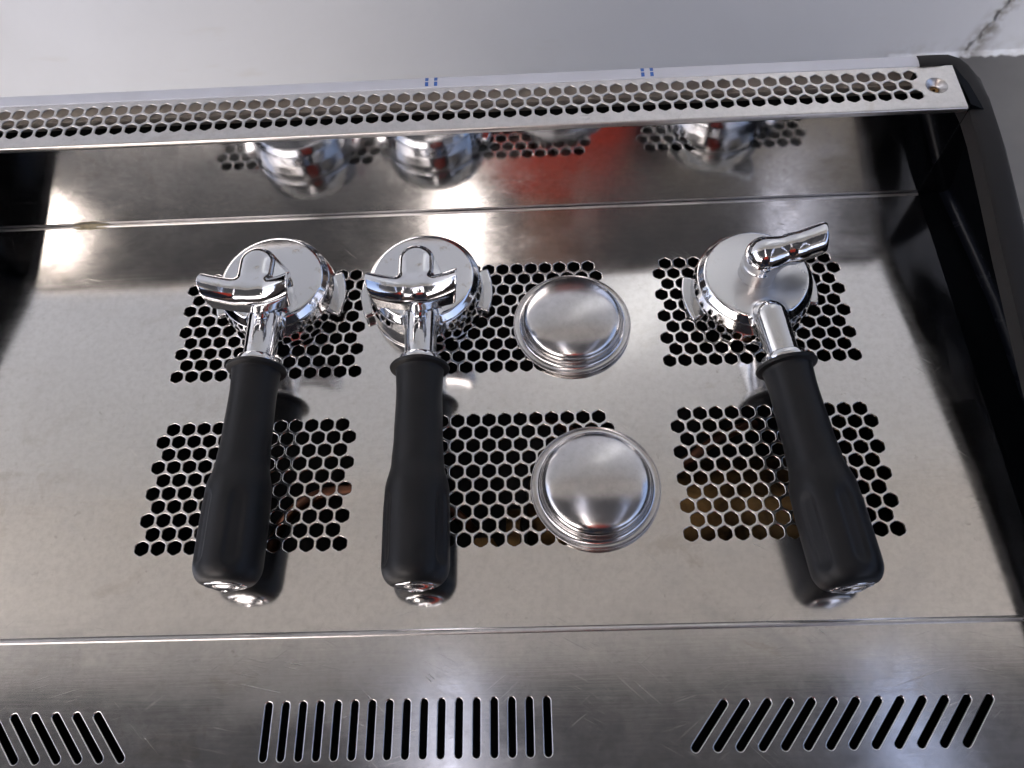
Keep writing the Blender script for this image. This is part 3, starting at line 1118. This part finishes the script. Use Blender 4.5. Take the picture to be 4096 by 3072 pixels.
def portafilter(label, loc, rz, single, flute_phase, slen=0.0):
    t = thing('portafilter', label, 'portafilter', loc, rz, 'portafilters lying upside down on the tray')
    bodymat = M_SATIN if single else M_CHROME
    if 'body' not in CACHE:
        o = sdf_obj('body', body_f, (-38, -60, -1), (38, 38, 38), 0.8, bodymat, t)
        CACHE['body'] = o.data
    else:
        me = CACHE['body']
        if single:
            me = me.copy()
            me.materials.clear()
            me.materials.append(bodymat)
        o = bpy.data.objects.new('body', me)
        COL.objects.link(o)
        o.parent = t
    for sgn in (-1, 1):
        key = 'lug%d' % sgn
        if key not in CACHE:
            CACHE[key] = sdf_obj('lug', lug_f_factory(sgn), (-46, -22, 0), (46, 22, 14), 0.8, M_CHROME, t).data
        else:
            l = bpy.data.objects.new('lug', CACHE[key])
            COL.objects.link(l)
            l.parent = t
    if single:
        sdf_obj('single_spout', spout_single_f, (-14, -14, 22), (48, 20, 68), 0.6, M_CHROME, t)
    elif 'spout' not in CACHE:
        CACHE['spout'] = sdf_obj('double_spout', spout_double_f, (-34, -40, 22), (34, 12, 74), 0.6, M_CHROME, t).data
    else:
        l = bpy.data.objects.new('double_spout', CACHE['spout'])
        COL.objects.link(l)
        l.parent = t
    revolve_along('collar', [(-1.5, 8.7), (-0.5, 10.2), (0, 11.6), (0.4, 11.9), (4.6, 12.1), (5.0, 11.8)], M_CHROME, t)
    hs = 5.0
    tab = [(9, 13.2), (22, 12.7), (48, 13.2), (62, 14.0), (78, 16.9), (90, 17.3), (116, 17.3)]
    prof = [(hs, 15.0), (hs + 0.4, 16.2), (hs + 1.4, 16.8), (hs + 2.4, 16.4), (hs + 3.0, 15.0), (hs + 3.3, 13.6)]
    for k in range(60):
        s = 9 + (116 - 9) * k / 59
        prof.append((s, interp(tab, s)))
    for k in range(1, 11):
        a = PI / 2 * k / 10 * 0.94
        prof.append((116 + 10.5 * math.sin(a), 17.3 - 7.0 * (1 - math.cos(a))))
    prof = [(s + (slen * (s - 9) / 107 if s > 9 else 0), r) for s, r in prof]
    fl = [flute_phase + math.radians(x) for x in (-32, 32, 148, 212)]
    revolve_along('handle', prof, M_RUBBER, t, seg=160, flutes=fl)
    e = 126.2 + slen
    revolve_along('end_cap', [(e - 2.0, 10.9), (e + 0.2, 10.7), (e + 0.9, 10.0), (e + 0.7, 8.6), (e + 1.6, 7.2), (e + 2.6, 4.2), (e + 3.0, 1.8), (e + 2.4, 1.4)], M_CHROME, t, seg=64, smooth=1.2)
    return t
CACHE = {}
portafilter('chrome double-spout portafilter with black handle, leftmost on the tray', (59.3, 157.0, 0), -math.radians(1.0), False, math.radians(-10))
portafilter('chrome double-spout portafilter with black handle, beside the two blind baskets', (150.5, 154.5, 0), math.radians(0.6), False, math.radians(90))
portafilter('chrome portafilter with one long single spout pointing up and right', (347.0, 147.5, 0), math.radians(6.2), True, math.radians(-22))

# ------------------------------------------------------------------ blind filter baskets, upside down
def basket(label, loc, rz, letters=False):
    t = thing('blind_basket', label, 'filter basket', loc, rz, 'blind filter baskets upside down on the tray')
    prof = [(0, 17.2), (7, 16.95), (13, 16.3), (18, 15.4), (22, 14.45), (25, 13.4), (27.2, 12.2), (28.6, 10.7), (29.3, 9.0), (29.6, 7.0), (29.8, 5.0), (30.5, 3.4), (31.8, 2.4), (33.2, 2.1), (34.5, 2.35), (35.2, 2.75), (35.45, 2.5), (35.2, 2.0), (34.2, 1.5), (32.8, 1.2), (30.5, 1.2), (28.8, 3.0), (28.3, 8), (26, 12), (0, 14)]
    # smooth the profile with a Catmull-Rom pass
    out = []
    for i in range(len(prof) - 1):
        p0, p1, p2, p3 = prof[max(0, i - 1)], prof[i], prof[i + 1], prof[min(len(prof) - 1, i + 2)]
        for k in range(3):
            u = k / 3
            out.append(tuple(0.5 * ((2 * p1[c]) + (-p0[c] + p2[c]) * u + (2 * p0[c] - 5 * p1[c] + 4 * p2[c] - p3[c]) * u * u + (-p0[c] + 3 * p1[c] - 3 * p2[c] + p3[c]) * u ** 3) for c in (0, 1)))
    out.append(prof[-1])
    out = [(max(0, r), z) for r, z in out]
    out[0] = (0, out[0][1])
    lathe_obj('shell', out, M_BASKET, t, seg=128, smooth=PI)
    if letters:
        strokes = {'L': [((0, 0), (0, 3)), ((0, 0), (1.7, 0))], 'F': [((0, 0), (0, 3)), ((0, 3), (1.8, 3)), ((0, 1.6), (1.3, 1.6))]}
        for ch, ang in (('L', 55), ('F', 44)):
            a = math.radians(ang)
            c = Vector((math.cos(a), math.sin(a))) * 23.2
            ux = Vector((math.sin(a), -math.cos(a)))
            uy = Vector((math.cos(a), math.sin(a)))
            bm = bmesh.new()
            for (x0, y0), (x1, y1) in strokes[ch]:
                p0 = c + ux * (x0 - 0.9) + uy * (y0 - 1.5)
                p1 = c + ux * (x1 - 0.9) + uy * (y1 - 1.5)
                d = (p1 - p0).normalized()
                q = Vector((-d.y, d.x)) * 0.16
                def zz(p):
                    r = p.length
                    return np.interp(r, [13, 18, 22, 25, 27.2], [16.3, 15.4, 14.45, 13.4, 12.2]) + 0.06
                vs = []
                for p in (p0 - q, p1 - q, p1 + q, p0 + q):
                    vs.append(bm.verts.new((p.x, p.y, zz(p) + 0.06)))
                bm.faces.new(vs)
            from_bm('engraved_letter', bm, M_ETCH, t)
    return t
basket('steel blind filter basket engraved LF, the farther one, over the upper perforations', (238.9, 131.3, 0), 0, True)
basket('steel blind filter basket, the nearer one, over the lower perforations', (246.5, 27.2, 0), 0.8)

# ------------------------------------------------------------------ the person whose red shirt shows in the backsplash
def person():
    t = thing('person', 'person in a red shirt under an open dark jacket, standing before the machine', 'person', (262, -470, G0 + 45))
    def skin(name, joints, links, mat, sub=2, root=0):
        me = bpy.data.meshes.new(name)
        me.from_pydata([(x * MM, y * MM, z * MM) for x, y, z, _ in joints], links, [])
        o = bpy.data.objects.new(name, me)
        COL.objects.link(o)
        md = o.modifiers.new('skin', 'SKIN')
        md.use_smooth_shade = True
        for i, v in enumerate(me.skin_vertices[0].data):
            rr = joints[i][3]
            v.radius = (rr[0] * MM, rr[1] * MM) if isinstance(rr, tuple) else (rr * MM, rr * MM)
            v.use_root = i == root
        s = o.modifiers.new('sub', 'SUBSURF')
        s.levels = sub
        s.render_levels = sub
        dg = bpy.context.evaluated_depsgraph_get()
        me2 = bpy.data.meshes.new_from_object(o.evaluated_get(dg))
        bpy.data.objects.remove(o)
        me2.name = name
        me2.materials.clear()
        return link_mesh(name, me2, mat, t, PI)
    J = [(0, 0, 900, 100), (0, 0, 1080, 85), (0, -5, 1260, 90), (0, -5, 1400, 70), (0, 8, 1480, 55), (0, 18, 1540, 55), (0, 25, 1610, (72, 88)), (0, 22, 1690, (74, 90)), (0, 15, 1745, (50, 60)),
         (-175, -8, 1390, 55), (-225, -10, 1150, 44), (-215, 40, 930, 34), (-212, 60, 838, 30),
         (175, -8, 1390, 55), (225, -10, 1150, 44), (215, 40, 930, 34), (212, 60, 838, 30),
         (-90, 0, 820, 85), (-95, 0, 480, 58), (-98, -20, 90, 42), (-100, 60, 40, (44, 30)),
         (90, 0, 820, 85), (95, 0, 480, 58), (98, -20, 90, 42), (100, 60, 40, (44, 30))]
    L = [(0, 1), (1, 2), (2, 3), (3, 4), (4, 5), (5, 6), (6, 7), (7, 8), (3, 9), (9, 10), (10, 11), (11, 12), (3, 13), (13, 14), (14, 15), (15, 16), (0, 17), (17, 18), (18, 19), (19, 20), (0, 21), (21, 22), (22, 23), (23, 24)]
    skin('body', J, L, M_SKIN)
    # shirt and trousers follow the body a little larger
    skin('shirt', [(0, 0, 840, 150), (0, 0, 960, 155), (0, 0, 1100, 152), (0, 0, 1260, 165), (0, -2, 1380, 150), (0, 4, 1470, 70)], [(0, 1), (1, 2), (2, 3), (3, 4), (4, 5)], M_RED)
    skin('apron', [(0, 30, 780, 140), (0, 28, 900, 150), (0, 26, 1040, 150), (0, 20, 1150, 148)], [(0, 1), (1, 2), (2, 3)], M_JACKET)
    for sx in (-1, 1):
        skin('jacket', [(sx * 135, -25, 840, 88), (sx * 142, -20, 1080, 88), (sx * 160, -20, 1270, 90), (sx * 150, -16, 1395, 72), (sx * 188, -8, 1395, 66), (sx * 228, -10, 1150, 56), (sx * 216, 42, 900, 44)],
             [(0, 1), (1, 2), (2, 3), (3, 4), (4, 5), (5, 6)], M_JACKET)
        skin('trouser_leg', [(sx * 80, 0, 880, 112), (sx * 92, 0, 760, 92), (sx * 96, 0, 480, 70), (sx * 98, -18, 110, 56)], [(0, 1), (1, 2), (2, 3)], M_JEANS)
        skin('shoe', [(sx * 99, -40, 50, (46, 45)), (sx * 100, 40, 42, (50, 38)), (sx * 101, 125, 32, (42, 27))], [(0, 1), (1, 2)], M_SOLE)
        for f in range(5):
            dx = [-1.0, -0.35, 0.3, 0.95, 0][f] * 20
            ln = [62, 74, 70, 56, 40][f]
            bx, by, bz = sx * 212, 62 + dx, 845
            if f == 4:
                bx, by, bz = sx * 200, 84, 862
            skin('finger', [(bx, by, bz, 9), (bx - sx * 3, by + 4, bz - ln * 0.55, 8.2), (bx - sx * 9, by + 6, bz - ln, 7)], [(0, 1), (1, 2)], M_SKIN, 1)
    skin('hair', [(0, -12, 1640, (76, 80)), (0, -14, 1700, (84, 96)), (0, 2, 1752, (66, 80))], [(0, 1), (1, 2)], M_HAIR)
    skin('nose', [(0, 100, 1655, 9), (0, 116, 1628, 13), (0, 100, 1618, 9)], [(0, 1), (1, 2)], M_SKIN, 1)
    for sx in (-1, 1):
        skin('ear', [(sx * 74, 20, 1655, 10), (sx * 79, 14, 1636, 12), (sx * 74, 20, 1612, 8)], [(0, 1), (1, 2)], M_SKIN, 1)
        skin('eye', [(sx * 30, 93, 1658, 9), (sx * 33, 94, 1658, 9)], [(0, 1)], M_HAIR, 1)
    skin('mouth', [(-22, 101, 1588, 5), (0, 106, 1587, 6), (22, 101, 1588, 5)], [(0, 1), (1, 2)], M_SKIN, 1)
person()
